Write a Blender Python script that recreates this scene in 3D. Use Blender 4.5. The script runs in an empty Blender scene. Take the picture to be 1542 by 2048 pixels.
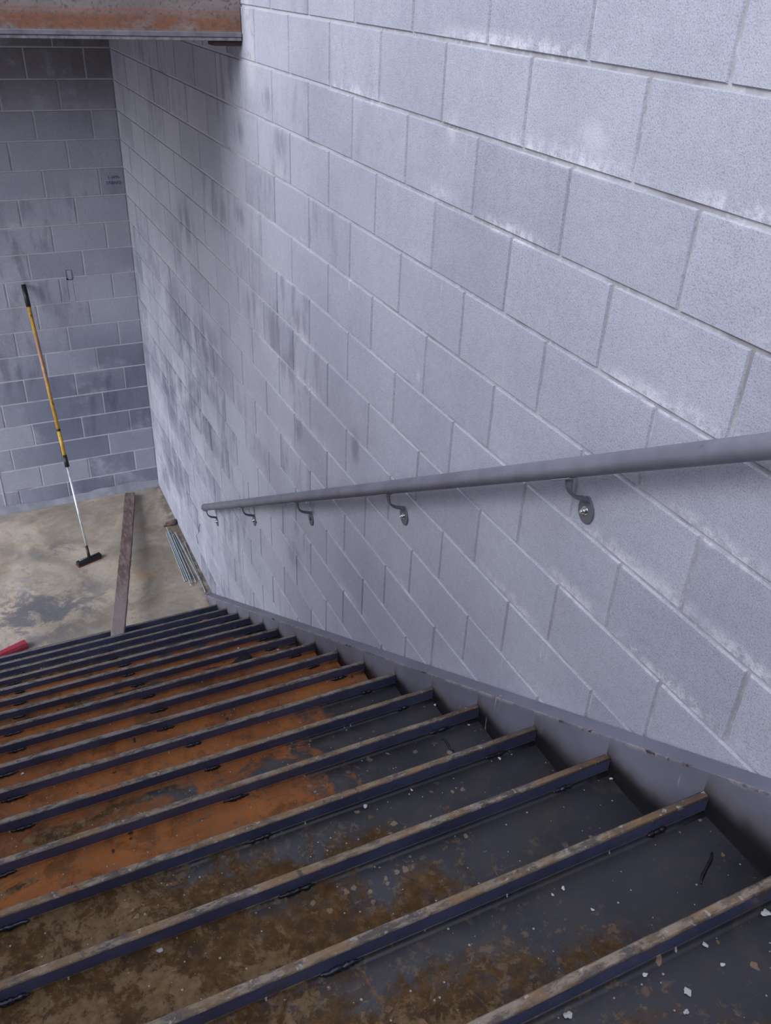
import bpy, bmesh, math, random
from mathutils import Vector, Matrix
random.seed(7)
scene = bpy.context.scene
C = scene.collection

# ------------------------------------------------------------------ camera
R = ((0.90292, -0.42784, 0.04099), (-0.19517, -0.49230, -0.84827), (0.38311, 0.75793, -0.52801))   # filled below
CAM = (-1.26624, -7.26394, 4.21316)
RV = Vector((2.09531900, -.447136830, .303989493))
RM = Matrix.Rotation(RV.length, 3, RV.normalized())           # rows: right, down, forward
right, down, fwd = RM[0], RM[1], RM[2]
M = Matrix(((right[0], -down[0], -fwd[0], CAM[0]),
            (right[1], -down[1], -fwd[1], CAM[1]),
            (right[2], -down[2], -fwd[2], CAM[2]), (0, 0, 0, 1)))
cd = bpy.data.cameras.new('camera'); cam = bpy.data.objects.new('camera', cd); C.objects.link(cam)
cam.matrix_world = M
cd.sensor_fit = 'VERTICAL'; cd.sensor_height = 36.0; cd.lens = 1739.4 / 2048 * 36.0
cd.clip_start = 0.05; cd.clip_end = 200
scene.camera = cam

# ------------------------------------------------------------------ light
world = bpy.data.worlds.new('overcast_sky'); scene.world = world; world.use_nodes = True
wt = world.node_tree; wt.nodes.clear()
wo = wt.nodes.new('ShaderNodeOutputWorld'); wb = wt.nodes.new('ShaderNodeBackground')
wc = wt.nodes.new('ShaderNodeTexCoord'); ws = wt.nodes.new('ShaderNodeSeparateXYZ'); wr = wt.nodes.new('ShaderNodeValToRGB')
wt.links.new(wc.outputs['Generated'], ws.inputs[0]); wt.links.new(ws.outputs['Z'], wr.inputs[0])
wr.color_ramp.elements[0].position = 0.0; wr.color_ramp.elements[0].color = (0.50, 0.50, 0.60, 1)
wr.color_ramp.elements[1].position = 0.55; wr.color_ramp.elements[1].color = (0.80, 0.85, 1.02, 1)
wt.links.new(wr.outputs[0], wb.inputs[0]); wb.inputs[1].default_value = 1.5
wt.links.new(wb.outputs[0], wo.inputs[0])
sd = bpy.data.lights.new('hazy_sun', 'SUN'); sd.energy = 4.6; sd.angle = math.radians(50); sd.color = (0.92, 0.96, 1.0)
so = bpy.data.objects.new('hazy_sun', sd); C.objects.link(so)
so.rotation_euler = Vector((0.80, 0.25, -0.45)).to_track_quat('-Z', 'Y').to_euler()

scene.view_settings.view_transform = 'Standard'; scene.view_settings.look = 'None'
scene.view_settings.exposure = 0.0; scene.view_settings.gamma = 1.0
scene.view_settings.use_curve_mapping = False

# ------------------------------------------------------------------ node helper
class G:
    def __init__(s, name):
        s.m = bpy.data.materials.new(name); s.m.use_nodes = True
        s.t = s.m.node_tree; s.t.nodes.clear()
        s.out = s.n('ShaderNodeOutputMaterial'); s.b = s.n('ShaderNodeBsdfPrincipled')
        s.t.links.new(s.b.outputs[0], s.out.inputs[0])
        g = s.n('ShaderNodeNewGeometry'); s.P = g.outputs['Position']; s.N = g.outputs['Normal']
        x = s.n('ShaderNodeSeparateXYZ'); s.t.links.new(s.P, x.inputs[0]); s.x, s.y, s.z = x.outputs
    def n(s, k): return s.t.nodes.new(k)
    def put(s, sock, v):
        if v is None: return
        if isinstance(v, bpy.types.NodeSocket): s.t.links.new(v, sock)
        elif isinstance(v, (tuple, list)):
            sock.default_value = (*v, 1) if (sock.type == 'RGBA' and len(v) == 3) else v
        else:
            sock.default_value = v
    def f(s, op, a, b=None, c=None, clamp=False):
        k = s.n('ShaderNodeMath'); k.operation = op; k.use_clamp = clamp
        for i, v in enumerate((a, b, c)):
            if v is not None: s.put(k.inputs[i], v)
        return k.outputs[0]
    def vec(s, v, sc=(1, 1, 1), off=(0, 0, 0)):
        k = s.n('ShaderNodeMapping'); s.put(k.inputs[0], v); k.inputs['Scale'].default_value = sc; s.put(k.inputs['Location'], off)
        return k.outputs[0]
    def xyz(s, a, b, c):
        k = s.n('ShaderNodeCombineXYZ')
        for i, v in enumerate((a, b, c)): s.put(k.inputs[i], v)
        return k.outputs[0]
    def noise(s, scale, det=3, rough=.55, sc=None, v=None, dist=0, w=None):
        k = s.n('ShaderNodeTexNoise'); v = v or s.P
        if sc: v = s.vec(v, sc)
        if w is not None: k.noise_dimensions = '4D'; s.put(k.inputs['W'], w)
        s.put(k.inputs['Vector'], v); k.inputs['Scale'].default_value = scale
        k.inputs['Detail'].default_value = det; k.inputs['Roughness'].default_value = rough; k.inputs['Distortion'].default_value = dist
        return k.outputs[0]
    def vor(s, scale, sc=None, v=None, feat='F1'):
        k = s.n('ShaderNodeTexVoronoi'); v = v or s.P; k.feature = feat
        if sc: v = s.vec(v, sc)
        s.put(k.inputs['Vector'], v); k.inputs['Scale'].default_value = scale
        return k.outputs['Distance'], k.outputs['Color']
    def r(s, v, a, b, c=0., d=1., smooth=True):
        k = s.n('ShaderNodeMapRange'); k.interpolation_type = 'SMOOTHSTEP' if smooth else 'LINEAR'; k.clamp = True
        for i, q in enumerate((v, a, b, c, d)): s.put(k.inputs[i], q)
        return k.outputs[0]
    def mix(s, fac, a, b, mode='MIX'):
        k = s.n('ShaderNodeMix'); k.data_type = 'RGBA'; k.blend_type = mode; k.clamp_factor = True
        s.put(k.inputs[0], fac); s.put(k.inputs[6], a); s.put(k.inputs[7], b); return k.outputs[2]
    def bump(s, h, st=.3, d=.002, prev=None):
        k = s.n('ShaderNodeBump'); s.put(k.inputs['Height'], h); k.inputs['Strength'].default_value = st; k.inputs['Distance'].default_value = d
        if prev is not None: s.put(k.inputs['Normal'], prev)
        return k.outputs[0]
    def attr(s, name):
        k = s.n('ShaderNodeAttribute'); k.attribute_name = name; return k.outputs['Color'], k.outputs['Fac']
    def sep(s, c):
        k = s.n('ShaderNodeSeparateColor'); s.put(k.inputs[0], c); return k.outputs
    def done(s, col, rough=.7, metal=0., spec=.5, nrm=None):
        s.put(s.b.inputs['Base Color'], col); s.put(s.b.inputs['Roughness'], rough); s.put(s.b.inputs['Metallic'], metal)
        s.put(s.b.inputs['Specular IOR Level'], spec)
        if nrm is not None: s.put(s.b.inputs['Normal'], nrm)
        return s.m
    def blob(s, c, rad):           # 1 at the middle of an ellipsoid, 0 at its rim
        k = s.n('ShaderNodeVectorMath'); k.operation = 'SUBTRACT'; s.put(k.inputs[0], s.P); k.inputs[1].default_value = c
        q = s.n('ShaderNodeVectorMath'); q.operation = 'DIVIDE'; s.put(q.inputs[0], k.outputs[0]); q.inputs[1].default_value = rad
        l = s.n('ShaderNodeVectorMath'); l.operation = 'LENGTH'; s.put(l.inputs[0], q.outputs[0])
        return s.r(l.outputs['Value'], 1.0, 0.15)

# ------------------------------------------------------------------ materials
H, L = 0.2032, 0.4064
EFF = [((0, -6.16, 3.49), (1, .24, .09)), ((0, -6.0, 3.47), (1, .16, .06)), ((0, -6.16, 3.08), (1, .15, .07)), ((0, -5.98, 3.07), (1, .26, .06)), ((0, -6.40, 3.07), (1, .2, .05)),
       ((0, -6.26, 3.26), (1, .22, .06)), ((0, -5.55, 3.88), (1, .45, .05)), ((0, -6.10, 3.88), (1, .18, .07)), ((0, -4.98, 3.72), (1, .20, .09)), ((0, -5.4, 3.66), (1, .25, .05)),
       ((0, -6.25, 2.87), (1, .35, .06)), ((0, -5.85, 2.86), (1, .16, .05)), ((0, -4.4, 3.87), (1, .35, .05)), ((0, -5.9, 3.46), (1, .12, .04)), ((0, -5.3, 4.08), (1, .5, .04)), ((0, -5.6, 2.66), (1, .2, .04))]
SMEAR = [((0, -5.66, 3.93), (1, .075, .045)), ((0, -3.30, 3.90), (1, .10, .25)), ((0, -3.27, 4.05), (1, .06, .2)), ((0, -4.38, 3.24), (1, .012, .05)), ((0, -5.05, 3.86), (1, .05, .06)), ((0, -4.95, 3.1), (1, .02, .03))]
DARK = [((0, -3.86, 2.90), (1, .12, .13)), ((0, -3.65, 3.60), (1, .12, .10)), ((0, -3.51, 3.74), (1, .12, .08)), ((0, -3.08, 3.56), (1, .12, .09)), ((0, -4.47, 2.60), (1, .06, .12)),
        ((0, -3.84, 2.38), (1, .10, .10)), ((0, -3.74, 1.60), (1, .16, .14)), ((0, -3.69, 2.64), (1, .14, .10)), ((0, -0.9, 1.35), (1, .40, .55)), ((0, -1.9, 2.85), (1, .35, .20)),
        ((0, -2.68, 3.10), (1, .25, .14)), ((0, -3.44, 3.40), (1, .12, .10)), ((0, -3.04, 3.17), (1, .14, .09)), ((0, -3.2, 2.75), (1, .22, .20)), ((0, -0.8, 0.7), (1, .5, .40)), ((0, -2.2, 2.2), (1, .5, .3)), ((0, -1.4, 2.2), (1, .35, .3))]

def block_mat(name, A, B, eff=True):
    g = G(name)
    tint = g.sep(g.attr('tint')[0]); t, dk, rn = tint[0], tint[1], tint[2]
    cloud = g.noise(1.6, 4, .6); fine = g.noise(260, 2, .7); mid = g.noise(38, 3, .6)
    streak = g.noise(5, 4, .6, sc=(2.2, 2.2, .55))
    col = g.mix(t, A, B)
    col = g.mix(g.r(cloud, .35, .68), col, g.mix(1.0, col, (.86, .86, .88), 'MULTIPLY'))
    col = g.mix(g.r(mid, .35, .7, 0, .35), col, g.mix(1.0, col, (.80, .80, .80), 'MULTIPLY'))
    pit = g.r(fine, .30, .52, 1, 0)
    col = g.mix(g.f('MULTIPLY', pit, .55), col, g.mix(1.0, col, (.45, .45, .47), 'MULTIPLY'))
    lite = g.r(g.noise(190, 2, .6), .60, .78, 0, .5)
    col = g.mix(lite, col, (.62, .62, .66))
    # rain-dark patches inside single blocks, running downwards
    reg = g.r(g.noise(.9, 2, .5), .38, .62)
    dm = g.f('MULTIPLY', g.f('MULTIPLY', g.r(streak, .46, .66), g.r(g.y, -4.9, -3.6)), g.f('MULTIPLY', dk, reg))
    if eff:
        for c, rad in DARK:
            dm = g.f('MAXIMUM', dm, g.f('MULTIPLY', g.blob(c, rad), g.r(streak, .36, .54)))
    col = g.mix(g.f('MULTIPLY', dm, .62), col, g.mix(1.0, col, (.46, .46, .50), 'MULTIPLY'))
    if eff:
        damp_shade = g.f('MULTIPLY', g.f('MULTIPLY', g.r(g.y, -3.4, -1.6), g.r(g.z, 2.9, 2.0)), g.f('ADD', .40, g.f('MULTIPLY', dk, .42)))
        col = g.mix(g.f('MULTIPLY', damp_shade, g.r(g.noise(2.5, 5, .7), .36, .60)), col, g.mix(1.0, col, (.50, .52, .57), 'MULTIPLY'))  # corner shade painted block by block, darker low down and near the corner
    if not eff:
        damp_shade = g.f('MULTIPLY', g.f('MULTIPLY', g.r(g.z, 1.9, 1.0), g.r(g.x, -1.7, -.7)), g.f('ADD', .45, g.f('MULTIPLY', dk, .5)))
        col = g.mix(g.f('MULTIPLY', damp_shade, g.r(g.noise(2.2, 4, .65), .25, .48)), col, g.mix(1.0, col, (.46, .48, .55), 'MULTIPLY'))  # lower blocks painted darker towards the corner, damp and shade together
        grimy_shade = g.f('MULTIPLY', g.r(g.z, 3.05, 3.6), g.r(g.noise(5, 4, .65), .25, .5))
        col = g.mix(g.f('MULTIPLY', grimy_shade, .7), col, (.13, .105, .095))  # dirt plus the shade under the deck, painted into the wall top
    # lime bloom above and below bed joints
    fz = g.f('FRACT', g.f('DIVIDE', g.z, H))
    near = g.f('MAXIMUM', g.r(fz, .32, .0), g.r(fz, .90, 1.0))
    fr = g.noise(30, 6, .8, sc=(1.1, 1.1, 1.0))
    gm = g.r(g.noise(1.7, 3, .6), .52, .70, 0, .55)
    if eff:
        for c, rad in EFF: gm = g.f('MAXIMUM', gm, g.blob(c, rad))
    if eff:
        sm = None
        for c_, rad in SMEAR:
            q = g.f('MULTIPLY', g.blob(c_, rad), g.r(g.noise(22, 3, .6), .3, .5)); sm = q if sm is None else g.f('MAXIMUM', sm, q)
        col = g.mix(g.f('MULTIPLY', sm, .55), col, (.60, .59, .63))
    e = g.f('MULTIPLY', g.f('MULTIPLY', near, gm), g.r(g.f('ADD', g.f('MULTIPLY', fr, .6), g.f('MULTIPLY', g.noise(6, 4, .7, w=2.), .4)), .43, .58), clamp=True)
    col = g.mix(g.f('MULTIPLY', e, .75), col, (.76, .75, .80))
    drip = g.f('MULTIPLY', g.r(g.noise(16, 3, .6, sc=(2.5, 2.5, .30)), .66, .76), g.r(g.noise(1.3, 2), .5, .62))
    col = g.mix(g.f('MULTIPLY', drip, .5), col, (.66, .65, .70))
    bm = g.bump(g.f('ADD', fine, g.f('MULTIPLY', g.noise(110, 3), .8)), .55, .0022)
    return g.done(col, .92, 0, .25, bm)

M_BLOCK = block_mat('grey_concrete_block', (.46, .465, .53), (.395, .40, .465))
M_BLOCK_B = block_mat('shaded_side_concrete_block', (.44, .45, .525), (.36, .37, .45), eff=False)  # darker copy of the block tones, with shade put into the colour

def mortar_mat(name='mortar', up=0.):
    g = G(name)
    c = g.mix(g.r(g.noise(9, 4), .35, .65), (.46, .45, .48), (.34, .33, .355))
    c = g.mix(g.r(g.noise(60, 3), .5, .7, 0, .5), c, (.60, .59, .62))
    c = g.mix(g.r(g.noise(2.3, 3), .58, .68, 0, .6), c, (.20, .185, .19))
    far = g.f('MULTIPLY', g.r(g.y, -5.2, -3.8), g.r(g.noise(4, 3), .30, .55))
    c = g.mix(g.f('MAXIMUM', g.f('MULTIPLY', far, .75), up), c, (.52, .515, .55))
    return g.done(c, .9, 0, .2, g.bump(g.noise(120, 3), .5, .002))
M_MORTAR = mortar_mat()
M_MORTAR_B = mortar_mat('pale_mortar_bed', .12)

def floor_mat():
    g = G('dirty_landing_concrete')
    big = g.noise(1.8, 5, .65, dist=.6); b2 = g.noise(4.5, 5, .7, dist=.8, v=g.vec(g.P, off=(3, 7, 0)))
    c = g.mix(g.r(big, .36, .62), (.235, .195, .155), (.41, .345, .28))
    c = g.mix(g.r(b2, .50, .66, 0, .7), c, (.30, .28, .26))
    c = g.mix(g.r(g.noise(12, 7, .75, w=3.), .52, .66, 0, .6), c, (.19, .150, .115))
    c = g.mix(g.f('MULTIPLY', g.r(g.noise(7, 5, .7, w=8.), .56, .66), .5), c, (.24, .25, .29))
    wet = g.f('MULTIPLY', g.r(g.noise(4.2, 8, .75, dist=.5), .43, .55), g.f('MAXIMUM', g.blob((-1.25, -1.55, 0), (.85, .62, 1)), g.f('MULTIPLY', g.blob((-1.0, -.75, 0), (.40, .2, 1)), .7)))
    c = g.mix(g.f('MULTIPLY', wet, .85), c, (.095, .10, .12))
    org = g.f('MULTIPLY', g.blob((-.42, -1.35, 0), (.16, .14, 1)), g.r(g.noise(9, 4), .35, .6))
    c = g.mix(g.f('MULTIPLY', org, .5), c, (.36, .20, .11))
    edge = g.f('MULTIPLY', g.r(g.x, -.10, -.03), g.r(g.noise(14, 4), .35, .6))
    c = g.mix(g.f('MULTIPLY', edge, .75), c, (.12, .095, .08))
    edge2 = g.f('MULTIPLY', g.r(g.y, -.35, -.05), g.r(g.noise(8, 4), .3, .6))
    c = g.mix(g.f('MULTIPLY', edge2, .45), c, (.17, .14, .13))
    c = g.mix(g.r(g.noise(45, 3, .6), .66, .73, 0, .8), c, (.08, .065, .06))
    c = g.mix(g.r(g.noise(80, 2, .6), .70, .76, 0, .7), c, (.55, .52, .48))
    return g.done(c, g.r(wet, 0, 1, .85, .55), 0, .3, g.bump(g.noise(60, 4), .4, .003))
M_FLOOR = floor_mat()

def steel_mat():
    # object colour: R = rust, G = mud, B = where the rust stops (world x = -2*B), A = seed
    g = G('rusty_mill_scale_steel')
    oi = g.n('ShaderNodeObjectInfo'); pr = g.sep(oi.outputs['Color']); ru, mu, lim = pr[0], pr[1], pr[2]
    seed = g.f('MULTIPLY', oi.outputs['Alpha'], 37.0)
    yy = g.attr('back')[1]                                  # 0 at the front lip .. 1 at the back of the pan
    big = g.noise(2.2, 3, .55, w=seed); midn = g.noise(9, 6, .68, w=seed, dist=.7); fine = g.noise(46, 5, .7, w=seed)
    c = g.mix(g.r(big, .35, .65), (.016, .016, .020), (.034, .034, .044))
    c = g.mix(g.r(midn, .46, .66, 0, .85), c, (.046, .037, .033))
    c = g.mix(g.r(fine, .55, .75, 0, .35), c, (.09, .085, .085))
    # brown film of mud, thicker towards the back and away from the wall
    side = g.r(g.x, -1.3, -.15, .22, -.20, smooth=False)
    mb = g.f('ADD', g.f('ADD', g.f('MULTIPLY', g.f('SUBTRACT', mu, .5), .42), side), g.r(yy, .05, .95, -.13, .12, smooth=False))
    m1 = g.f('ADD', g.noise(5.5, 9, .76, w=seed, dist=.5), mb)
    film = g.r(m1, .46, .60)
    mudc = g.mix(g.r(fine, .35, .7), (.070, .036, .012), (.145, .078, .028))
    mudc = g.mix(g.r(g.noise(17, 4, .6, w=seed), .5, .68), mudc, (.060, .036, .022))
    c = g.mix(g.f('MULTIPLY', film, .92), c, mudc)
    m2 = g.f('ADD', g.noise(12, 9, .72, w=g.f('ADD', seed, 3.1), dist=.5), g.f('MULTIPLY', mb, .55))
    cake = g.f('MULTIPLY', g.r(m2, .575, .63), g.r(g.noise(30, 7, .8, w=seed, dist=.4), .40, .47))
    c = g.mix(g.f('MULTIPLY', g.f('MULTIPLY', g.r(g.noise(50, 5, .75, w=seed), .54, .60), g.r(m1, .38, .50)), .7), c, (.16, .10, .055))
    cakec = g.mix(g.r(fine, .3, .7), (.150, .090, .040), (.235, .160, .085))
    c = g.mix(g.f('MULTIPLY', cake, .85), c, cakec)
    # round spatters
    wv = g.f('MULTIPLY', g.f('SUBTRACT', g.noise(60, 3, .6), .5), .022); wv2 = g.f('MULTIPLY', g.f('SUBTRACT', g.noise(60, 3, .6, w=5.), .5), .022)
    d, dc = g.vor(42, v=g.xyz(g.f('ADD', g.x, wv), g.f('ADD', g.y, wv2), seed)); ds = g.sep(dc)
    spl = g.f('MULTIPLY', g.f('LESS_THAN', d, g.f('MULTIPLY', ds[0], .36)), g.f('MULTIPLY', g.f('GREATER_THAN', ds[1], .45), g.r(g.noise(4, 3, w=seed), .50, .58)))
    c = g.mix(g.f('MULTIPLY', spl, g.r(mu, 0, .5, 0, .9)), c, g.mix(ds[2], (.24, .125, .055), (.26, .21, .165)))
    # orange rust
    wob = g.f('MULTIPLY', g.f('SUBTRACT', midn, .5), .9)
    cut = g.r(g.f('ADD', g.f('ADD', g.x, wob), g.f('MULTIPLY', lim, 2.0)), .06, -.06)
    hole = g.r(g.f('ADD', g.noise(6, 7, .7, w=g.f('ADD', seed, 9.0), dist=1.1, sc=(.55, 1.5, 1)), g.f('MULTIPLY', g.f('SUBTRACT', ru, .6), .55)), .42, .50)
    rm = g.f('MULTIPLY', g.f('MULTIPLY', cut, hole), g.f('GREATER_THAN', ru, .02))
    rc = g.mix(g.r(g.noise(3.5, 5, .6, w=seed), .35, .65), (.200, .074, .030), (.390, .136, .036))
    rc = g.mix(g.r(fine, .46, .66, 0, .8), rc, (.24, .125, .065))
    rc = g.mix(g.r(g.noise(8, 8, .75, w=g.f('ADD', seed, 2.)), .50, .60, 0, .55), rc, (.085, .040, .020))
    rc = g.mix(g.r(g.noise(30, 3, .6, w=seed), .66, .72, 0, .9), rc, (.028, .018, .014))
    rc = g.mix(g.r(g.noise(2.7, 4, .6, w=g.f('ADD', seed, 5.)), .55, .68, 0, .7), rc, (.15, .10, .07))
    c = g.mix(g.f('MULTIPLY', rm, .95), c, rc)
    # pale dust dots
    d2, c2 = g.vor(95, v=g.xyz(g.x, g.y, seed)); s2 = g.sep(c2)
    dot = g.f('MULTIPLY', g.f('LESS_THAN', d2, g.f('MULTIPLY', s2[0], .24)), g.f('GREATER_THAN', s2[1], .84))
    c = g.mix(g.f('MULTIPLY', dot, .8), c, (.42, .40, .39))
    c = g.mix(1.0, c, (.80, .80, .82), 'MULTIPLY')
    ro = g.f('ADD', .40, g.f('MULTIPLY', g.f('MAXIMUM', g.f('MAXIMUM', film, cake), rm), .45))
    nb = g.bump(g.f('ADD', g.f('MULTIPLY', cake, .5), g.f('MULTIPLY', fine, .4)), .35, .002)
    return g.done(c, ro, .0, g.f('SUBTRACT', .55, g.f('MULTIPLY', g.f('MAXIMUM', g.f('MAXIMUM', film, cake), rm), .40)), nb)
M_STEEL = steel_mat()

def lip_mat():
    g = G('blue_black_steel')
    n1 = g.noise(5, 5, .6); n2 = g.noise(40, 4, .7, sc=(.3, 1, 1))
    c = g.mix(g.r(n1, .35, .65), (.045, .050, .100), (.070, .078, .150))
    c = g.mix(g.r(n2, .56, .72, 0, .6), c, (.030, .022, .024))
    c = g.mix(g.r(g.noise(12, 6, .65, dist=.5), .60, .68, 0, .7), c, (.10, .07, .05))
    return g.done(c, g.r(n2, .3, .7, .34, .55), 0, .6, g.bump(n2, .15, .001))
M_LIP = lip_mat()

def top_mat():
    g = G('mud_worn_nosing_steel')
    n1 = g.noise(7, 6, .7, w=1.3); n2 = g.noise(42, 5, .75, sc=(.45, 1.3, 1)); n3 = g.noise(1.6, 3)
    c = g.mix(g.r(n2, .42, .60), (.070, .058, .052), (.225, .180, .140))
    c = g.mix(g.r(n1, .44, .60, 0, .8), c, (.185, .115, .055))
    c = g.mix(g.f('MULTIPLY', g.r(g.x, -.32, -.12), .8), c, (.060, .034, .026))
    c = g.mix(g.f('MULTIPLY', g.r(n1, .56, .62), g.r(n3, .45, .6)), c, (.20, .085, .030))
    c = g.mix(g.r(g.noise(60, 3, .6, w=2.), .60, .68, 0, .8), c, (.30, .27, .25))
    c = g.mix(g.r(g.noise(25, 5, .7, w=4.), .58, .66, 0, .8), c, (.035, .032, .036))
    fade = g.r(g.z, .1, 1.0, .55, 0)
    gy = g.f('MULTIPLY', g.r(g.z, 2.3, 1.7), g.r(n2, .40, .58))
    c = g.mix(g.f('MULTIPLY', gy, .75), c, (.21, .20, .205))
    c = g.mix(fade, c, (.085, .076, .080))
    return g.done(c, .75, 0, .4, g.bump(n2, .4, .0015))
M_TOP = top_mat()

def stringer_mat():
    g = G('grey_primer_with_weld_soot')
    n1 = g.noise(3, 4, .6); n2 = g.noise(60, 3, .6)
    c = g.mix(g.r(n1, .35, .65), (.185, .185, .235), (.145, .145, .185))
    c = g.mix(g.r(g.noise(6, 4, .6, w=3.), .52, .68, 0, .6), c, (.175, .155, .165))
    # soot: one smear per tread weld, hugging the pan line (local step phase)
    ph = g.f('FRACT', g.f('DIVIDE', g.f('SUBTRACT', -2.178, g.y), .2843))               # 0 at nosing, 1 at the next one uphill
    k = g.f('FLOOR', g.f('DIVIDE', g.f('SUBTRACT', -2.178, g.y), .2843))
    hh = g.f('SUBTRACT', g.z, g.f('ADD', .177 - .047, g.f('MULTIPLY', k, .1722)))        # height above this tread's pan
    wid = g.f('ADD', g.r(ph, 0, 1, .040, .078), g.f('MULTIPLY', g.f('SUBTRACT', g.noise(7, 3), .5), .06))
    halo = g.r(g.f('DIVIDE', hh, wid), 2.4, .8); core = g.r(g.f('DIVIDE', hh, wid), 1.6, .6)
    # and beside the nosing's end
    nose = g.f('MULTIPLY', g.r(g.f('ABSOLUTE', g.f('SUBTRACT', ph, .04)), .16, .02), g.r(g.f('ADD', hh, g.f('MULTIPLY', g.f('SUBTRACT', g.noise(11, 3), .5), .08)), .105, .05))
    c = g.mix(g.f('MULTIPLY', g.f('MAXIMUM', halo, nose), .70), c, (.085, .062, .055))
    c = g.mix(g.f('MULTIPLY', core, .96), c, (.008, .007, .009))
    # bare edge along the flange corner
    et = g.f('SUBTRACT', g.f('SUBTRACT', 2.884, g.f('MULTIPLY', g.f('ADD', g.y, 6.56), .6058)), g.z)
    ed = g.f('MULTIPLY', g.f('MULTIPLY', g.r(et, .012, .003), g.r(g.x, -.052, -.057)), g.r(g.noise(14, 5, .75, w=4.), .44, .56))
    c = g.mix(g.f('MULTIPLY', ed, .8), c, (.34, .29, .30))
    c = g.mix(g.f('MULTIPLY', ed, g.r(g.noise(9, 4, .7, w=6.), .54, .58)), c, (.05, .03, .035))
    # scratches
    sc = g.f('MULTIPLY', g.r(g.noise(55, 2, .5, sc=(1, 1.0, .12)), .66, .72), g.r(g.noise(3.3, 2, w=7.), .53, .60))
    c = g.mix(g.f('MULTIPLY', sc, .65), c, (.42, .40, .44))
    return g.done(c, .48, 0, .45, g.bump(n2, .08, .001))
M_STRING = stringer_mat()

def paint_mat(name, a, b, rough=.45):
    g = G(name); n1 = g.noise(9, 4, .6); n2 = g.noise(55, 4, .65)
    c = g.mix(g.r(n1, .35, .65), a, b); c = g.mix(g.r(g.noise(20, 5, .7, w=3.), .62, .70, 0, .6), c, (.055, .05, .055))
    return g.done(c, rough, 0, .45, g.bump(n2, .12, .001))
M_RAIL = paint_mat('grey_primer_paint', (.185, .183, .225), (.145, .143, .18))
M_PLATE = paint_mat('darker_grey_primer', (.12, .12, .145), (.10, .10, .125))

def plain(name, col, rough=.6, metal=0., var=.25, sc=20, spec=.5):
    g = G(name); n = g.noise(sc, 4, .65)
    c = g.mix(g.r(n, .35, .65), col, tuple(x * (1 - var) for x in col))
    return g.done(c, rough, metal, spec, g.bump(g.noise(sc * 4, 3), .2, .001))
M_BOLT = plain('zinc_bolt', (.75, .76, .78), .22, 1.0)
M_BLACK = plain('black_rubber', (.012, .012, .016), .5)
M_DARKW = plain('burnt_weld_metal', (.020, .016, .020), .32, .3, .5, 60)
M_SHINYW = plain('slaggy_weld_metal', (.045, .045, .065), .25, .5, .6, 80)
M_RED = plain('red_plastic', (.33, .030, .06), .5)
M_PINK = plain('faded_pink_plastic', (.40, .08, .11), .6)
M_CHIP = plain('pale_mortar', (.50, .49, .50), .8)
M_ROD = plain('galvanised_steel', (.62, .68, .72), .38, .6, .3, 60)
M_ALU = plain('bare_aluminium', (.78, .79, .84), .35, .6)
M_CLOTH = plain('black_cloth', (.010, .009, .010), .9)
M_BRICK = plain('brown_broken_block', (.17, .125, .11), .9, 0, .5, 25)
M_BOXM = plain('galvanised_box_metal', (.50, .54, .66), .45, .5)
M_DARKHOLE = plain('dark_cavity', (.012, .014, .03), .9)
M_INK = plain('blue_stencil_ink', (.045, .10, .20), .8, 0, .4, 60)
M_SLAB = plain('brown_grey_deck', (.13, .105, .085), .85, 0, .3, 3)

def beam_mat():
    g = G('rusting_beam_steel')
    n = g.noise(7, 5, .65, sc=(.5, 1, 1)); f_ = g.noise(70, 4, .7)
    c = g.mix(g.r(n, .35, .65), (.185, .150, .140), (.245, .205, .185))
    c = g.mix(g.r(f_, .52, .68, 0, .75), c, (.075, .060, .062))
    zz = g.f('ADD', g.z, g.f('MULTIPLY', g.f('SUBTRACT', n, .5), .02))
    band = g.f('MULTIPLY', g.f('MULTIPLY', g.r(zz, 4.045, 4.005), g.r(zz, 3.960, 3.975)), g.r(g.noise(18, 6, .7, sc=(.4, 1, 1)), .30, .52))
    c = g.mix(g.f('MULTIPLY', band, .88), c, g.mix(g.r(f_, .4, .65), (.235, .085, .038), (.150, .075, .050)))
    c = g.mix(g.f('MULTIPLY', g.f('MULTIPLY', g.r(zz, 4.030, 4.036), g.r(zz, 4.044, 4.038)), .4), c, (.30, .10, .06))
    return g.done(c, .75, 0, .35, g.bump(f_, .3, .002))
M_BEAM = beam_mat()
M_FLANGE = plain('grey_flange_edge', (.19, .18, .21), .6, 0, .35, 14)

def yellow_mat():
    g = G('worn_yellow_fibreglass')
    n = g.noise(26, 5, .7, sc=(1, 1, .35))
    c = g.mix(g.r(n, .40, .62), (.52, .31, .045), (.38, .21, .05))
    c = g.mix(g.r(g.noise(60, 4, .7, sc=(1, 1, .3)), .57, .64, 0, .85), c, (.06, .04, .03))
    band = g.f('MULTIPLY', g.r(g.z, 1.2, 1.3), g.r(g.z, 1.75, 1.6))
    c = g.mix(g.f('MULTIPLY', band, g.r(n, .35, .6)), c, (.33, .17, .13))
    return g.done(c, .5, 0, .4)
M_YELLOW = yellow_mat()

def wood_mat():
    g = G('weathered_dirty_lumber')
    n = g.noise(16, 6, .65, sc=(3.2, .35, 3.2)); m = g.noise(6, 5, .7)
    c = g.mix(g.r(n, .35, .65), (.105, .072, .066), (.205, .160, .155))
    c = g.mix(g.r(m, .45, .65, 0, .75), c, (.10, .060, .052))
    near = g.r(g.y, -1.4, -2.2)
    c = g.mix(g.f('MULTIPLY', near, .6), c, (.27, .235, .24))
    c = g.mix(g.r(g.noise(30, 5, .7), .62, .70, 0, .7), c, (.045, .03, .03))
    return g.done(c, .85, 0, .25, g.bump(n, .6, .004))
M_WOOD = wood_mat()

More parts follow.
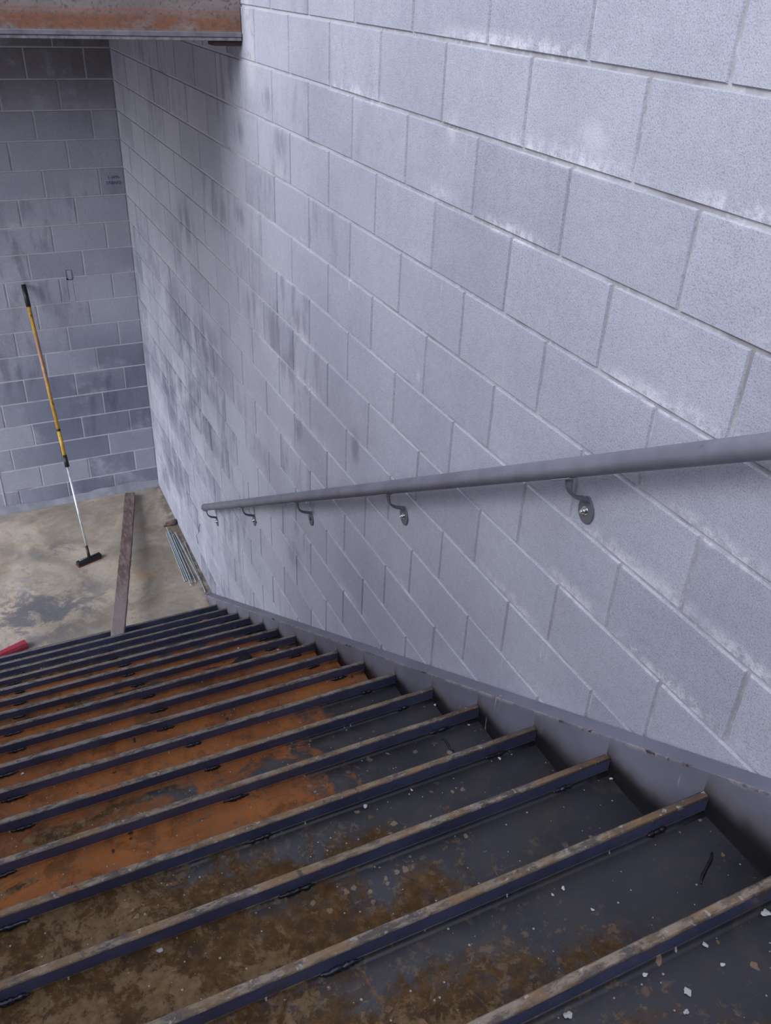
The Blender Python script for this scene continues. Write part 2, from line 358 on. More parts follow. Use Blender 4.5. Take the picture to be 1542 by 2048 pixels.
# ------------------------------------------------------------------ mesh helpers
def link(name, bm, mats, parent=None, smooth=False, bevel=0):
    me = bpy.data.meshes.new(name)
    bmesh.ops.recalc_face_normals(bm, faces=bm.faces) if not getattr(bm, 'keepn', False) else None
    bm.to_mesh(me); bm.free()
    for m in (mats if isinstance(mats, (list, tuple)) else [mats]): me.materials.append(m)
    if smooth: me.shade_smooth()
    o = bpy.data.objects.new(name, me); C.objects.link(o)
    if parent: o.parent = parent
    if bevel:
        b = o.modifiers.new('bevel', 'BEVEL'); b.width = bevel; b.segments = 2; b.limit_method = 'ANGLE'
    return o
def empty(name, label, cat, loc=(0, 0, 0), group=None):
    o = bpy.data.objects.new(name, None); C.objects.link(o); o.location = loc; o.empty_display_size = .1
    o['label'] = label; o['category'] = cat
    if group: o['group'] = group
    return o
def tag(o, label, cat, group=None):
    o['label'] = label; o['category'] = cat
    if group: o['group'] = group
    return o
def struct(o): o['kind'] = 'structure'; return o
def box(bm, a, b, mi=0):
    vs = [bm.verts.new((x, y, z)) for x in (a[0], b[0]) for y in (a[1], b[1]) for z in (a[2], b[2])]
    fs = []
    for q in ((0, 1, 3, 2), (4, 6, 7, 5), (0, 4, 5, 1), (2, 3, 7, 6), (0, 2, 6, 4), (1, 5, 7, 3)):
        f = bm.faces.new([vs[i] for i in q]); f.material_index = mi; fs.append(f)
    return vs
def tube(bm, pts, rad, seg=16, cap=True, mi=0):
    pts = [Vector(p) for p in pts]; rings = []
    if not isinstance(rad, (list, tuple)): rad = [rad] * len(pts)
    up = None
    for i, p in enumerate(pts):
        d = (pts[min(i + 1, len(pts) - 1)] - pts[max(i - 1, 0)]).normalized()
        if up is None:
            up = Vector((0, 0, 1)) if abs(d.z) < .9 else Vector((1, 0, 0))
        s = d.cross(up).normalized(); up = s.cross(d).normalized()
        rings.append([bm.verts.new(p + (s * math.cos(a) + up * math.sin(a)) * rad[i]) for a in [2 * math.pi * j / seg for j in range(seg)]])
    for A, B in zip(rings, rings[1:]):
        for j in range(seg):
            f = bm.faces.new((A[j], A[(j + 1) % seg], B[(j + 1) % seg], B[j])); f.material_index = mi; f.smooth = True
    if cap:
        for r_ in (rings[0], rings[-1]):
            f = bm.faces.new(r_); f.material_index = mi
def prism(bm, prof, x0, x1, mis=None, smooth=()):
    """extrude a closed (y,z) outline along x"""
    A = [bm.verts.new((x0, y, z)) for y, z in prof]; B = [bm.verts.new((x1, y, z)) for y, z in prof]
    n = len(prof)
    for i in range(n):
        f = bm.faces.new((A[i], A[(i + 1) % n], B[(i + 1) % n], B[i]))
        if mis: f.material_index = mis[i]
        if i in smooth: f.smooth = True
    for c in (A, B):
        f = bm.faces.new(c); f.material_index = 0

# ------------------------------------------------------------------ block walls
def block_wall(name, mat, z0, z1, length, phase, to3, hole=None, seed=1, dens=.5, recess=.006, mort=.0046, extra=None):
    """wall seen along u (0..length) and z; to3(u, z, d) maps to the world, d = depth out of the wall face"""
    rnd = random.Random(seed)
    bm = bmesh.new(); lay = bm.loops.layers.color.new('tint')
    def quad(pts, col, mi):
        f = bm.faces.new([bm.verts.new(to3(*p)) for p in pts]); f.material_index = mi
        for l in f.loops: l[lay] = col
        return f
    def block(u0, u1, a, b, col):
        j = mort; bv = .0028
        us = [u0 + j, u1 - j]; zs = [a + j, b - j]
        jit = [rnd.uniform(-.0008, .0008) for _ in range(4)]
        o = [(us[0] + jit[0], zs[0], -recess), (us[1] + jit[1], zs[0], -recess), (us[1] + jit[2], zs[1], -recess), (us[0] + jit[3], zs[1], -recess)]
        pr = rnd.uniform(-.0006, .0010)
        i = [(us[0] + bv, zs[0] + bv, pr), (us[1] - bv, zs[0] + bv, pr), (us[1] - bv, zs[1] - bv, pr), (us[0] + bv, zs[1] - bv, pr)]
        ov = [bm.verts.new(to3(*p)) for p in o]; iv = [bm.verts.new(to3(*p)) for p in i]
        fs = [bm.faces.new((ov[k], ov[(k + 1) % 4], iv[(k + 1) % 4], iv[k])) for k in range(4)] + [bm.faces.new(iv)]
        for f in fs:
            for l in f.loops: l[lay] = col
    n = int(round((z1 - z0) / H)); m0 = int(round(z0 / H))
    for r_ in range(n):
        m = m0 + r_; a, b = m * H, (m + 1) * H
        js = [0.0]; u = phase(m)
        while u < length - .01:
            if u > .02: js.append(u)
            u += L
        js.append(length)
        for u0, u1 in zip(js, js[1:]):
            if u1 - u0 < .03: continue
            col = (rnd.random() ** 1.2, 1.0 if rnd.random() < dens else rnd.random() * .3, rnd.random(), 1)
            if hole and hole[0] > u0 and hole[1] < u1 and hole[2] > a and hole[2] < b:
                h0, h1, hz0, hz1 = hole
                block(u0, h0 + .0048, a, b, col); block(h1 - .0048, u1, a, b, col)
                block(h0 - .0045, h1 + .0045, hz1 - .004, b, col)
                if hz0 > a + .02: block(h0 - .0045, h1 + .0045, a, hz0 + .004, col)
            else: block(u0, u1, a, b, col)
    if hole:
        h0, h1, hz0, hz1 = hole; D = -recess
        for (p0, p1, q0, q1) in ((-.1, h0, z0, z1), (h1, length, z0, z1), (h0, h1, z0, hz0), (h0, h1, hz1, z1)):
            quad(((p0, q0, D), (p1, q0, D), (p1, q1, D), (p0, q1, D)), (0, 0, 0, 1), 1)
    else:
        quad(((-.1, z0, -recess), (length, z0, -recess), (length, z1, -recess), (-.1, z1, -recess)), (0, 0, 0, 1), 1)
    # body of the wall
    T = -.19
    for pts in (((-.1, z1, -recess), (length, z1, -recess), (length, z1, T), (-.1, z1, T)), ((-.1, z0, T), (length, z0, T), (length, z1, T), (-.1, z1, T)),
                ((length, z0, -recess), (length, z0, T), (length, z1, T), (length, z1, -recess)), ((-.1, z0, -recess), (-.1, z0, T), (-.1, z1, T), (-.1, z1, -recess))):
        quad(pts, (0, 0, 0, 1), 1)
    if extra: extra(bm)
    return struct(link(name, bm, [mat, M_MORTAR if name == 'wall_right' else M_MORTAR_B]))
ZT = 33 * H; LW = 29
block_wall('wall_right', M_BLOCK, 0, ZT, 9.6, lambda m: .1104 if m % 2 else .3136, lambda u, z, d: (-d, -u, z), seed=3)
# back wall: u runs from the corner towards the left
phb = lambda m: .1975 if m % 2 else .3935
phb2 = lambda m: (.190 if (17 - m) % 2 == 0 else .395)
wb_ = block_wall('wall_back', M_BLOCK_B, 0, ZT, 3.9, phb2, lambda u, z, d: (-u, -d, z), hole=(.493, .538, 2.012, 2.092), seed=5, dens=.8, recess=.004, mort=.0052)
block_wall('wall_left_blocker', M_BLOCK_B, 0, LW * H, 5.7, lambda m: .11 if m % 2 else .31, lambda u, z, d: (-3.9 + d, -3.9 - u, z), seed=8)  # unseen wall, added and sized to keep light off the lower right wall

# caulked control joint near the left end of the back wall, and the cement wash at its foot
bm = bmesh.new()
box(bm, (-1.345, -.004, 0), (-1.333, .010, .62)); box(bm, (-1.402, -.003, 0), (-1.394, .008, .62))
struct(link('trim_1', bm, plain('white_joint_caulk', (.50, .50, .54), .7)))

bm = bmesh.new()
rnd = random.Random(4); N = 60; top = []; bot = []
for i in range(N + 1):
    u = 3.85 * i / N
    h = .070 + .016 * math.sin(u * 5) + rnd.uniform(-.008, .008)
    top.append(bm.verts.new((-u, -.0035, h))); bot.append(bm.verts.new((-u, -.022 - rnd.uniform(0, .006), .001)))
for i in range(N): bm.faces.new((top[i], top[i + 1], bot[i + 1], bot[i])).smooth = True
struct(link('baseboard_back', bm, plain('cement_wash', (.27, .275, .33), .9, 0, .25, 9)))

bm = bmesh.new(); box(bm, (-14, -16, -.2), (.15, .15, 0)); struct(link('floor', bm, M_FLOOR))
# deck over the landing, carried by the beam
bm = bmesh.new(); box(bm, (-3.9, -3.09, 4.00), (-.0, -.0, 4.22)); struct(link('ceiling', bm, M_SLAB))

#CU bm = bmesh.new(); box(bm, (-3.9, -12, 6.75), (.19, -6.6, 6.95)); struct(link('ceiling_upper', bm, M_SLAB))

# stencilled mark on the back wall (painted on the block)
def text(s, size, loc, name, parent):
    cu = bpy.data.curves.new(name, 'FONT'); cu.body = s; cu.size = size; cu.extrude = .0004; cu.space_character = 1.15
    t = bpy.data.objects.new(name, cu); C.objects.link(t)
    t.rotation_euler = (math.pi / 2, 0, 0); t.location = loc; bpy.context.view_layer.update()
    dg = bpy.context.evaluated_depsgraph_get(); me = bpy.data.meshes.new_from_object(t.evaluated_get(dg)); me.transform(t.matrix_world)
    bpy.data.objects.remove(t); me.materials.clear(); me.materials.append(M_INK)
    o = bpy.data.objects.new(name, me); C.objects.link(o); o.parent = parent; o['label'] = 'blue stencilled characters'; return o
text('1-HH-', .034, (-.128, -.0022, 2.762), 'stencil_mark', wb_)
text('STBHF2', .030, (-.142, -.0022, 2.722), 'stencil_mark', wb_)

# ------------------------------------------------------------------ beam
bm = bmesh.new()
Y0 = -3.200
box(bm, (-3.9, Y0 + .085, 3.955), (-.004, Y0 + .10, 4.25))        # web
me_w = None
be = empty('steel_beam', 'rusty brown steel beam spanning overhead at the top left, its end against the block wall', 'beam', (-1.9, Y0 + .09, 3.94))
bm.free()
def child(name, bm, mats, parent, **k):
    o = link(name, bm, mats, None, **k); o.parent = parent; o.matrix_parent_inverse = Matrix.Translation(-Vector(parent.location)); return o
bm = bmesh.new(); box(bm, (-3.9, Y0 + .006, 3.964), (-.004, Y0 + .022, 4.034)); box(bm, (-3.9, Y0 + .010, 4.034), (-.004, Y0 + .022, 4.25)); child('web', bm, M_BEAM, be)
bm = bmesh.new(); box(bm, (-3.9, Y0 - .004, 3.946), (-.004, Y0 + .12, 3.964)); child('bottom_flange', bm, M_FLANGE, be, bevel=.002)
bm = bmesh.new(); box(bm, (-3.9, Y0, 3.932), (-.004, Y0 + .11, 3.945)); child('bottom_plate', bm, plain('dirty_pale_steel', (.26, .24, .25), .6, 0, .5, 30), be, bevel=.002)
bm = bmesh.new(); box(bm, (-.125, Y0 + .010, 3.912), (-.004, Y0 + .10, 3.931)); child('bearing_shim', bm, plain('burnt_brown_shim', (.035, .018, .014), .8), be, bevel=.002)

# ------------------------------------------------------------------ staircase
RUN, RISE, LIP, FL = .2843, .1722, .047, .019
XW = -.062; XL = -1.92
stair = empty('steel_staircase', 'unfinished steel pan staircase with rusty treads descending along the block wall', 'staircase', (-1.0, -2.178, 0))
def sc_(name, bm, mats, **k):
    return child(name, bm, mats, stair, **k)
ny = lambda k: -2.178 - RUN * (k - 1)
nz = lambda k: .177 + RISE * (k - 1)
#        rust, mud, limit
PAN = {1: (0, .1, 0), 2: (0, .2, 0), 3: (.1, .3, .3), 4: (.45, .6, .35), 5: (.62, .6, .12), 6: (.85, .5, .05), 7: (.62, .5, .04), 8: (1, .3, .0), 9: (.78, .5, .0), 10: (1, .2, 0),
       11: (.80, .45, .19), 12: (.62, .45, .30), 13: (.70, .55, .31), 14: (.10, .58, .60), 15: (.14, .60, .66), 16: (.05, .66, .66), 17: (.0, .60, .8), 18: (0, .5, .8), 19: (0, .5, .8)}
rw = random.Random(11)
for k in range(1, 20):
    y, z = ny(k), nz(k)
    # pan: flat plate with an upturned fillet in front
    bm = bmesh.new(); lay = bm.verts.layers.float.new('back')
    yb = ny(k + 1) + .004
    zp = z - LIP
    prof = []
    for a in range(0, 6):
        t_ = a / 5 * math.pi / 2; rr = .009
        prof.append((y - FL - .0015 - rr + rr * math.sin(t_) , zp + rr - rr * math.cos(t_)))
    prof = prof[::-1]                       # from the lip down to the flat
    prof += [(yb, zp)]
    und = [(yb, zp - .003), (y - FL - .008, zp - .003), (y - FL + .0005, zp + .004), (y - FL + .0005, zp + .010)]
    xs = [XW - .004, XW - .10, -.5, -1.0, -1.5, XL]
    allp = prof + und
    rows = []
    for x in xs:
        rows.append([bm.verts.new((x, p, q)) for p, q in allp])
        for v in rows[-1]: v[lay] = max(0, min(1, (y - v.co.y) / RUN))
    for A, B in zip(rows, rows[1:]):
        for i in range(len(allp)):
            f = bm.faces.new((A[i], A[(i + 1) % len(allp)], B[(i + 1) % len(allp)], B[i])); f.smooth = i < 5
    bm.faces.new(rows[0]); bm.faces.new(rows[-1])
    pan = sc_('tread_pan', bm, M_STEEL); pan.color = (*PAN[k], (k * .137) % 1)
    pan['label'] = ('orange rusted tread pan' if PAN[k][0] > .7 else 'dark steel tread pan spattered with dried mud' if k > 12 else 'brown and black tread pan')
    # riser with its raised lip: back face blue, top edge muddy
    bm = bmesh.new()
    zb = nz(k - 1) - LIP + .0005 if k > 1 else 0.002
    t = .0035
    pr_ = [(y - FL, zp + .003), (y - FL, z - .0035), (y - FL + .0012, z - .0008), (y - FL + .0035, z), (y - .0025, z), (y - .0005, z - .001), (y, z - .003), (y, z - .014),
           (y - t, z - .014), (y - FL + t, z - .016), (y - FL + t, zb), (y - FL, zb)]
    mis = [0, 1, 1, 1, 1, 1, 0, 0, 0, 0, 0, 0]
    prism(bm, pr_, XW, XL, mis, smooth=(1, 2, 4, 5))
    sc_('riser', bm, [M_LIP, M_TOP])
    # weld beads at the root of the lip
    for wx in (-.15, -.85, -1.42):
        if k > 17 and wx == -.15: pass
        bm = bmesh.new(); ln = rw.uniform(.05, .085); x0 = wx + rw.uniform(-.03, .03); n = 16; r0 = .0062
        pts = []; rad = []
        for i in range(n + 1):
            u = i / n; pts.append((x0 - ln * u, y - FL - .003 + rw.uniform(-.0012, .0012), zp + .007 + rw.uniform(-.001, .0015)))
            rad.append(r0 * (.35 + .65 * min(1, 4 * min(u, 1 - u))) * rw.uniform(.65, 1.3))
        tube(bm, pts, rad, 10)
        w = link('weld_bead', bm, M_SHINYW if rw.random() < .5 else M_DARKW); w.parent = pan
        w.matrix_parent_inverse = Matrix.Translation(-Vector(stair.location))
        w.parent = pan; w.matrix_parent_inverse = Matrix.Identity(4)
# dark splice marks across two of the pans
for k, (u0, v0), (u1, v1) in ((16, (1424, 1705), (1402, 1768)), (13, (884, 1478), (908, 1502))):
    z_ = nz(k) - LIP + .0008
    def onp(u, v):
        d_ = RM.transposed() @ Vector(((u - 771) / 1739.4, (v - 1024) / 1739.4, 1.0)); return Vector(CAM) + d_ * ((z_ - CAM[2]) / d_.z)
    a_, b_ = onp(u0, v0), onp(u1, v1); bm = bmesh.new()
    tube(bm, [tuple(a_.lerp(b_, j / 9) + Vector((.004 * math.sin(j * .7), 0, 0))) for j in range(10)], [.002 + .0022 * math.sin(math.pi * j / 9) * rw.uniform(.6, 1.2) for j in range(10)], 8)
    w = link('splice_weld', bm, M_DARKW); w.parent = [o for o in stair.children if o.name.startswith('tread_pan')][k - 1]
# stringers: channel, flat inner web, top flange reaching the wall
def zs(y): return 2.884 - .6058 * (y + 6.56)
def stringer(xi, xo, y_lo=-1.80):
    bm = bmesh.new()
    t = .008; dep = .34
    yh = -8.2
    def col(y):
        top = zs(y); b = max(top - dep, .0005)
        return top, b
    ys = [y_lo, y_lo - .02, -2.35, -3.2, -4.2, -5.2, -6.2, -7.2, yh]
    # web
    def slab(x0, x1, f0, f1):
        R_ = []
        for y in ys: R_.append([bm.verts.new((x0, y, f0(y))), bm.verts.new((x1, y, f0(y))), bm.verts.new((x1, y, f1(y))), bm.verts.new((x0, y, f1(y)))])
        for A, B in zip(R_, R_[1:]):
            for i in range(4): bm.faces.new((A[i], A[(i + 1) % 4], B[(i + 1) % 4], B[i]))
        bm.faces.new(R_[0]); bm.faces.new(R_[-1])
    s = 1 if xo > xi else -1
    fb = lambda y: max(zs(y) - dep, .001)
    slab(xi, xi + s * t, fb, zs)
    slab(xi + s * t, xo, lambda y: zs(y) - .010, zs)
    slab(xi + s * t, xo, fb, lambda y: max(zs(y) - dep + .010, .006))
    return sc_('stringer', bm, M_STRING, bevel=.003)
stringer(-.060, -.0045)
stringer(XL, XL - .056)

# ------------------------------------------------------------------ handrail
zr = lambda y: 3.302 - .6030 * (y + 5.953)
rail = empty('wall_handrail', 'grey painted steel pipe handrail bracketed along the block wall', 'handrail', (-.075, -5.0, 2.7))
bm = bmesh.new()
pts = [(-.075, y, zr(y)) for y in (-2.115, -2.5, -3.5, -4.5, -5.5, -6.5, -7.6)]
d = Vector((0, pts[0][1] - pts[-1][1], pts[0][2] - pts[-1][2])).normalized()
a = Vector(pts[0])
cap = [tuple(a + d * (.020 * math.sin(t))) for t in (1.5, 1.1, .75, .4)]
tube(bm, cap + pts, [.0035, .0115, .0185, .0228] + [.0240] * len(pts), 32)
# sleeve seam near the end
child('rail_pipe', bm, M_RAIL, rail)
bm = bmesh.new()
p0 = Vector((-.075, -2.165, zr(-2.165)))
tube(bm, [tuple(p0 - d * .004), tuple(p0 + d * .004)], .0246, 32); child('rail_collar', bm, M_PLATE, rail)
BR = [(-5.856, 3.108), (-4.918, 2.542), (-3.985, 1.978), (-3.055, 1.416), (-2.155, .873)]
for i, (by, bz) in enumerate(BR):
    grp = None
    bz = zr(by) - .134
    # wall plate: tall oval with a narrow neck bent into the arm
    bm = bmesh.new(); out = []
    n = 28
    for j in range(n):
        t = 2 * math.pi * j / n
        hh = .040 if math.sin(t) > 0 else .036
        w = .029 if math.sin(t) < 0 else .029 * (1 - .42 * math.sin(t) ** 2)
        out.append((by + w * math.cos(t), bz + hh * math.sin(t)))
    F = [bm.verts.new((-.0055, p, q)) for p, q in out]; Bk = [bm.verts.new((-.0005, p, q)) for p, q in out]
    bm.faces.new(F); bm.faces.new(Bk)
    for j in range(n): bm.faces.new((F[j], F[(j + 1) % n], Bk[(j + 1) % n], Bk[j]))
    # arm: flat curved strap from plate neck out and up to the pipe
    path = []
    zt = bz + .037; zu = zr(by) - .023
    P0, P1, P2, P3 = Vector((-.003, 0, zt - .012)), Vector((-.006, 0, zt + .012)), Vector((-.075, 0, zt - .010)), Vector((-.072, 0, zu))
    for j in range(15):
        t = j / 14; q = P0 * (1 - t) ** 3 + 3 * P1 * t * (1 - t) ** 2 + 3 * P2 * t * t * (1 - t) + P3 * t ** 3; path.append(q)
    prev = None
    for j, q in enumerate(path):
        dd = (path[min(j + 1, 14)] - path[max(j - 1, 0)]).normalized(); nn = Vector((dd.z, 0, -dd.x)) * .0032
        w = .0125 - .003 * math.sin(math.pi * j / 14)
        ring = [bm.verts.new((q.x + s1 * nn.x, by + s2 * w, q.z + s1 * nn.z)) for s1, s2 in ((-1, -1), (1, -1), (1, 1), (-1, 1))]
        if prev:
            for c in range(4): bm.faces.new((prev[c], prev[(c + 1) % 4], ring[(c + 1) % 4], ring[c]))
        else: bm.faces.new(ring)
        prev = ring
    bm.faces.new(prev)
    br = child('bracket', bm, M_PLATE, rail, bevel=.0012)
    # saddle clip welded under the pipe
    bm = bmesh.new(); sl = []
    for s_, yy in ((0, by - .018), (1, by + .045)):
        rr = .0252; ring = []
        for t in (-.55, -.3, 0, .3, .55):
            ring.append(bm.verts.new((-.075 + rr * math.sin(t), yy, zr(yy) - rr * math.cos(t) * 1.166)))
        for t in (.55, .3, 0, -.3, -.55):
            ring.append(bm.verts.new((-.075 + (rr + .003) * math.sin(t), yy, zr(yy) - (rr + .003) * math.cos(t) * 1.166)))
        sl.append(ring)
    for j in range(10): bm.faces.new((sl[0][j], sl[0][(j + 1) % 10], sl[1][(j + 1) % 10], sl[1][j]))
    bm.faces.new(sl[0]); bm.faces.new(sl[1])
    o = link('saddle_clip', bm, plain('bare_clip_steel', (.34, .33, .36), .4, .4)); o.parent = br
    bm = bmesh.new()
    if i == 2:
        tube(bm, [(-.0045, by - .001, bz), (-.0085, by - .001, bz)], .0085, 14)
        mt = M_DARKW
    else:
        tube(bm, [(-.0050, by, bz), (-.0070, by, bz)], .0110, 20)
        tube(bm, [(-.0070, by, bz), (-.0150, by, bz)], .0078, 6)
        tube(bm, [(-.0150, by, bz), (-.0210, by, bz)], .0042, 10); mt = M_BOLT
    o = link('bolt', bm, mt); o.parent = br

# ------------------------------------------------------------------ squeegee / push broom leaning on the back wall
def along(a, b, t): return tuple(Vector(a).lerp(Vector(b), t))
foot, tip = Vector((-.800, -1.045, .045)), Vector((-.868, -.030, 2.015))
br = empty('long_handled_squeegee', 'long yellow pole squeegee with black head leaning against the back wall', 'squeegee', (-.80, -1.03, 0))
def seg(t0, t1, r0, name, m, r1=None, sg=18):
    bm = bmesh.new(); tube(bm, [along(foot, tip, t0), along(foot, tip, t1)], [r0, r1 or r0], sg); return child(name, bm, m, br)
seg(.025, .365, .0095, 'lower_pole', M_ALU)
seg(.345, .388, .0185, 'pole_clamp', M_BLACK, .0165)
seg(.385, .478, .0150, 'handle_extension', M_YELLOW)
seg(.476, .484, .0162, 'pole_collar', M_BLACK)
seg(.482, .925, .0150, 'upper_pole', M_YELLOW)
seg(.922, 1.0, .0185, 'rubber_grip', M_BLACK)
seg(.0, .05, .013, 'socket', M_BLACK, .0105)
hx0, hx1 = Vector((-.905, -1.055, .020)), Vector((-.705, -.985, .020))
dv = (hx1 - hx0); ln = dv.length; dv.normalize(); nv = Vector((-dv.y, dv.x, 0))
def hbar(z0, z1, w, name, m, l0=0, l1=1, bev=.006, off=0):
    bm = bmesh.new(); c0, c1 = hx0 + dv * ln * l0, hx0 + dv * ln * l1
    vs = []
    for z_ in (z0, z1):
        for c, s in ((c0, -1), (c1, -1), (c1, 1), (c0, 1)):
            q = c + nv * s * w * (1 if z_ == z0 else .7) + nv * off; vs.append(bm.verts.new((q.x, q.y, z_)))
    for q in ((0, 1, 2, 3), (4, 5, 6, 7), (0, 1, 5, 4), (1, 2, 6, 5), (2, 3, 7, 6), (3, 0, 4, 7)): bm.faces.new([vs[i] for i in q])
    return child(name, bm, m, br, bevel=bev)
hbar(.016, .042, .030, 'head', M_BLACK, .02, 1)
hbar(.001, .020, .028, 'sponge_strip', plain('dull_crimson_foam', (.13, .018, .035), .9), 0, .97, .004)
bm = bmesh.new(); c0 = hx0 + dv * ln * .12; c1 = hx0 + dv * ln * .92
tube(bm, [(c0.x, c0.y, .046), (c1.x, c1.y, .046)], .0045, 8); child('clamp_rod', bm, plain('grey_clamp_steel', (.18, .18, .2), .4, .5), br)

# ------------------------------------------------------------------ timber
bm = bmesh.new()
fa, nb_ = Vector((-.288, -.115, .028)), Vector((-.812, -2.365, .213))
ax = (nb_ - fa).normalized(); sd_ = Vector((-ax.y, ax.x, 0)).normalized(); upv = sd_.cross(ax).normalized()
if upv.z < 0: upv = -upv
wr_ = random.Random(2); rings = []
for i in range(41):
    t = i / 40; c = fa.lerp(nb_, t); w = .046 * (1 + .02 * math.sin(t * 17)) + wr_.uniform(-.001, .001); h = .021
    if i == 0: w *= .86; 
    c = c + sd_ * (.006 * math.sin(t * 3.1))
    rings.append([bm.verts.new(c + sd_ * (s1 * w + wr_.uniform(-.0015, .0015)) + upv * s2 * h) for s1, s2 in ((-1, -1), (1, -1), (1, 1), (-1, 1))])
for A, B in zip(rings, rings[1:]):
    for i in range(4): bm.faces.new((A[i], A[(i + 1) % 4], B[(i + 1) % 4], B[i]))
bm.faces.new(rings[0]); bm.faces.new(rings[-1])
tag(link('wooden_plank', bm, M_WOOD, bevel=.005), 'weathered brown wooden plank lying from the landing floor up onto the lowest tread', 'plank')

# ------------------------------------------------------------------ threaded rods by the wall
CX = Vector(CAM)
def ray(u, v): return (RM.transposed() @ Vector(((u - 771) / 1739.4, (v - 1024) / 1739.4, 1.0)))
def on_floor(u, v, z=0.0):
    d_ = ray(u, v); return CX + d_ * ((z - CX.z) / d_.z)
RODS = [((993, 490), (1155, 912)), ((1004, 484), (1170, 905)), ((998, 455), (1208, 955)), ((1020, 492), (1186, 890)), ((1030, 475), (1218, 925)),
        ((1045, 520), (1204, 896)), ((1055, 505), (1250, 915)), ((1071, 500), (1282, 905)), ((1150, 575), (1331, 1003))]
TXT = ['galvanised rod in the bundle beside the block wall, the leftmost one', None, 'galvanised rod reaching furthest towards the corner in the bundle', None, None, None,
       'galvanised rod splayed slightly from the right side of the bundle', 'galvanised rod splayed widest from the bundle, crossing the lone rod', 'single galvanised rod closest to the wall, its end by the stringer foot']
for i, (p, q) in enumerate(RODS):
    a_ = on_floor(100 + p[0] * .2335, 950 + p[1] * .2335, .006 + .0 * i); b_ = on_floor(100 + q[0] * .2335, 950 + q[1] * .2335, .006)
    if i == 7: a_.z += .011; b_.z += .011
    if i == 2: a_.z += .011; b_.z += .011
    if i == 5: a_.z += .0105; b_.z += .0105
    bm = bmesh.new(); n = 60; pts = [tuple(a_.lerp(b_, j / n)) for j in range(n + 1)]
    tube(bm, pts, [.0052 if j % 2 else .0046 for j in range(n + 1)], 8)
    o = link('threaded_rod', bm, M_ROD)
    tag(o, TXT[i] or 'thin galvanised threaded rod packed inside the bundle on the landing floor', 'rod', 'galvanised threaded rods on the floor')

# ------------------------------------------------------------------ small things
def lump(name, loc, sz, m, label, cat, seed=1, group=None, sub=2, rz=0, flat=False, rough=.25):
    bm = bmesh.new(); bmesh.ops.create_icosphere(bm, subdivisions=sub, radius=1)
    rn = random.Random(seed); ph = [rn.uniform(0, 6) for _ in range(6)]
    cz, sz_ = math.cos(rz), math.sin(rz)
    for v in bm.verts:
        k = 1 + rough * (math.sin(v.co.x * 2.6 + ph[0]) * math.sin(v.co.y * 3.1 + ph[1]) + .5 * math.sin(v.co.z * 5 + ph[2] + v.co.x * 4)) + rn.uniform(-.06, .06)
        c = v.co * k; x, y = c.x * sz[0], c.y * sz[1]
        v.co = Vector((x * cz - y * sz_, x * sz_ + y * cz, c.z * sz[2]))
    mn = min(v.co.z for v in bm.verts)
    for v in bm.verts: v.co.z -= mn
    o = link(name, bm, m); o.location = loc
    return tag(o, label, cat, group)
p = on_floor(345, 1047, .01); 
lump('broken_block', (p.x - .005, p.y, .0), (.055, .030, .022), M_BRICK, 'brown lump of rubble on the floor above the rods, beside the wall', 'rubble', 3, rz=.3)
p = on_floor(330, 1052, .005)
lump('rubble_piece', (p.x, p.y, 0), (.020, .012, .008), M_BRICK, 'small pale rubble crumb beside the brown lump near the rods', 'rubble', 5)
# red plastic wedge at the foot of the stairs
bm = bmesh.new()
A_ = on_floor(56, 1296, .0); B_ = on_floor(-14, 1324, .0)
dd = (B_ - A_); dd.z = 0; l_ = dd.length; dd.normalize(); nn = Vector((-dd.y, dd.x, 0))
if nn.y < 0: nn = -nn
prof = [(-.012, 0), (-.012, .03), (.0, .052), (.045, .052), (.062, .0)]
R0 = [bm.verts.new(A_ + nn * a + Vector((0, 0, b))) for a, b in prof]; R1 = [bm.verts.new(A_ + dd * l_ + nn * a * .7 + Vector((0, 0, b * .75))) for a, b in prof]
for i in range(5): bm.faces.new((R0[i], R0[(i + 1) % 5], R1[(i + 1) % 5], R1[i]))
bm.faces.new(R0); bm.faces.new(R1)
o = link('red_tray', bm, M_RED, bevel=.003)
tag(o, 'red plastic tray edge lying on the landing at the foot of the stairs', 'tray')
lump('plastic_scrap', (-.233, -2.50, nz(2) - LIP), (.030, .010, .008), M_PINK, 'pink plastic scrap lying on a low dark tread near the stringer', 'plastic scrap', 4, rz=.15)
lump('black_rag', (-.385, ny(7) - .085, nz(7) - LIP + .0005), (.078, .046, .012), M_CLOTH, 'flat black rag lying on a rusty middle tread', 'rag', 9, sub=3, rz=.2, rough=.4)
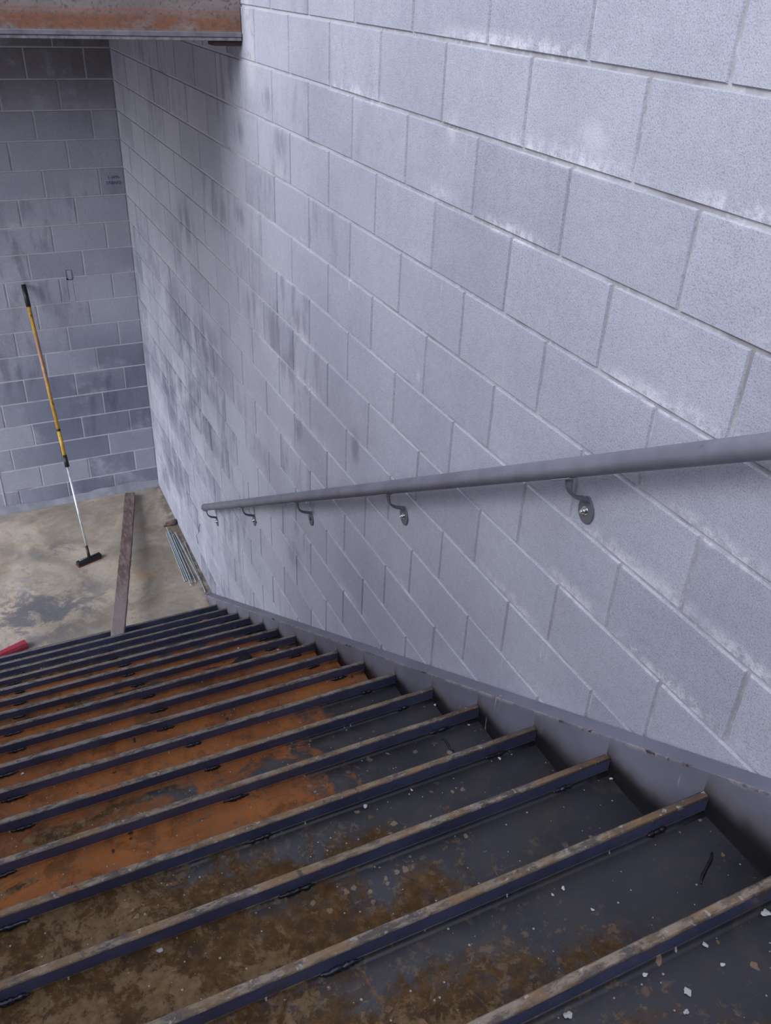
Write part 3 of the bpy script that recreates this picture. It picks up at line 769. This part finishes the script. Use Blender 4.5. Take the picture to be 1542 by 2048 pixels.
# mortar chips on the treads: (pixel in the photo frame, tread number, size)
CH = [(1530, 1828, 17, .0085), (710, 1576, 14, .006), (285, 1770, 15, .006), (1126, 1777, 16, .0045), (1410, 1891, 17, .0055), (1290, 1950, 17, .004), (1375, 1985, 17, .0065), (1135, 2032, 17, .0075),
      (470, 1283, 6, .0065), (550, 1289, 7, .0055), (40, 1515, 10, .006), (1185, 1820, 16, .0035), (1372, 2025, 17, .005), (980, 1492, 14, .005), (1222, 1558, 15, .004), (870, 1410, 12, .005), (1105, 1790, 16, .003), (1445, 1930, 17, .004), (820, 1575, 14, .0035), (930, 1440, 13, .0045)]
for i, (u, v, k, s) in enumerate(CH):
    q = on_floor(u, v, nz(k) - LIP)
    if q.y > ny(k) - FL - .012: q.y = ny(k) - FL - .014
    big = {0: 'largest pale mortar chip, at the right edge of the nearest tread', 1: 'square pale mortar chip in the middle of a dark tread'}.get(i)
    if k == 6: big = 'pale mortar chip on an orange tread, upper one of two near the black rag'
    if k == 7: big = 'pale mortar chip on the rag tread, closer to the stringer'
    if k == 10: big = 'pale mortar chip on an orange tread at the left edge'
    lump('mortar_chip', (q.x, q.y, nz(k) - LIP), (s * 1.0, s * .75, s * .3), M_CHIP, big or 'small pale mortar chip scattered on the dark near treads', 'mortar chip', 20 + i, 'pale mortar chips on the treads', sub=2, rz=i * 1.3, rough=.35)
# outlet box let into the back wall
ob = empty('outlet_box', 'small metal outlet box set into the back wall above the pole', 'outlet box', (-.5155, .02, 2.052))
bm = bmesh.new(); x0, x1, z0, z1 = -.5375, -.4935, 2.0125, 2.0915
for a, b in (((x0, -.002, z0), (x0 + .002, .05, z1)), ((x1 - .002, -.002, z0), (x1, .05, z1)), ((x0, -.002, z0), (x1, .05, z0 + .002)), ((x0, -.002, z1 - .002), (x1, .05, z1))): box(bm, a, b)
child('box_shell', bm, M_DARKHOLE, ob)
bm = bmesh.new(); box(bm, (x0 + .012, .001, z0 + .001), (x1 - .0005, .006, z1 - .016)); child('cover_plate', bm, M_BOXM, ob, bevel=.001)
bm = bmesh.new(); box(bm, (x0 + .002, .046, z0 + .002), (x1 - .002, .05, z1 - .002)); child('box_back', bm, M_DARKHOLE, ob)
# wire stub sticking out of the block wall near the floor
bm = bmesh.new()
d_ = ray(399, 1048); P_ = CX + d_ * ((-.004 - CX.x) / d_.x)
tube(bm, [(-.002, P_.y, P_.z), (-.012, P_.y, P_.z - .03), (-.012, P_.y + .004, P_.z - .07)], .004, 8)
tube(bm, [(-.012, P_.y + .004, P_.z - .07), (-.03, P_.y + .03, P_.z - .12), (-.02, P_.y + .035, P_.z - .2)], .0022, 8)
tag(link('wire_stub', bm, plain('grey_wire', (.2, .2, .24), .6)), 'short grey wire stub poking out of the wall below the handrail end', 'wire')
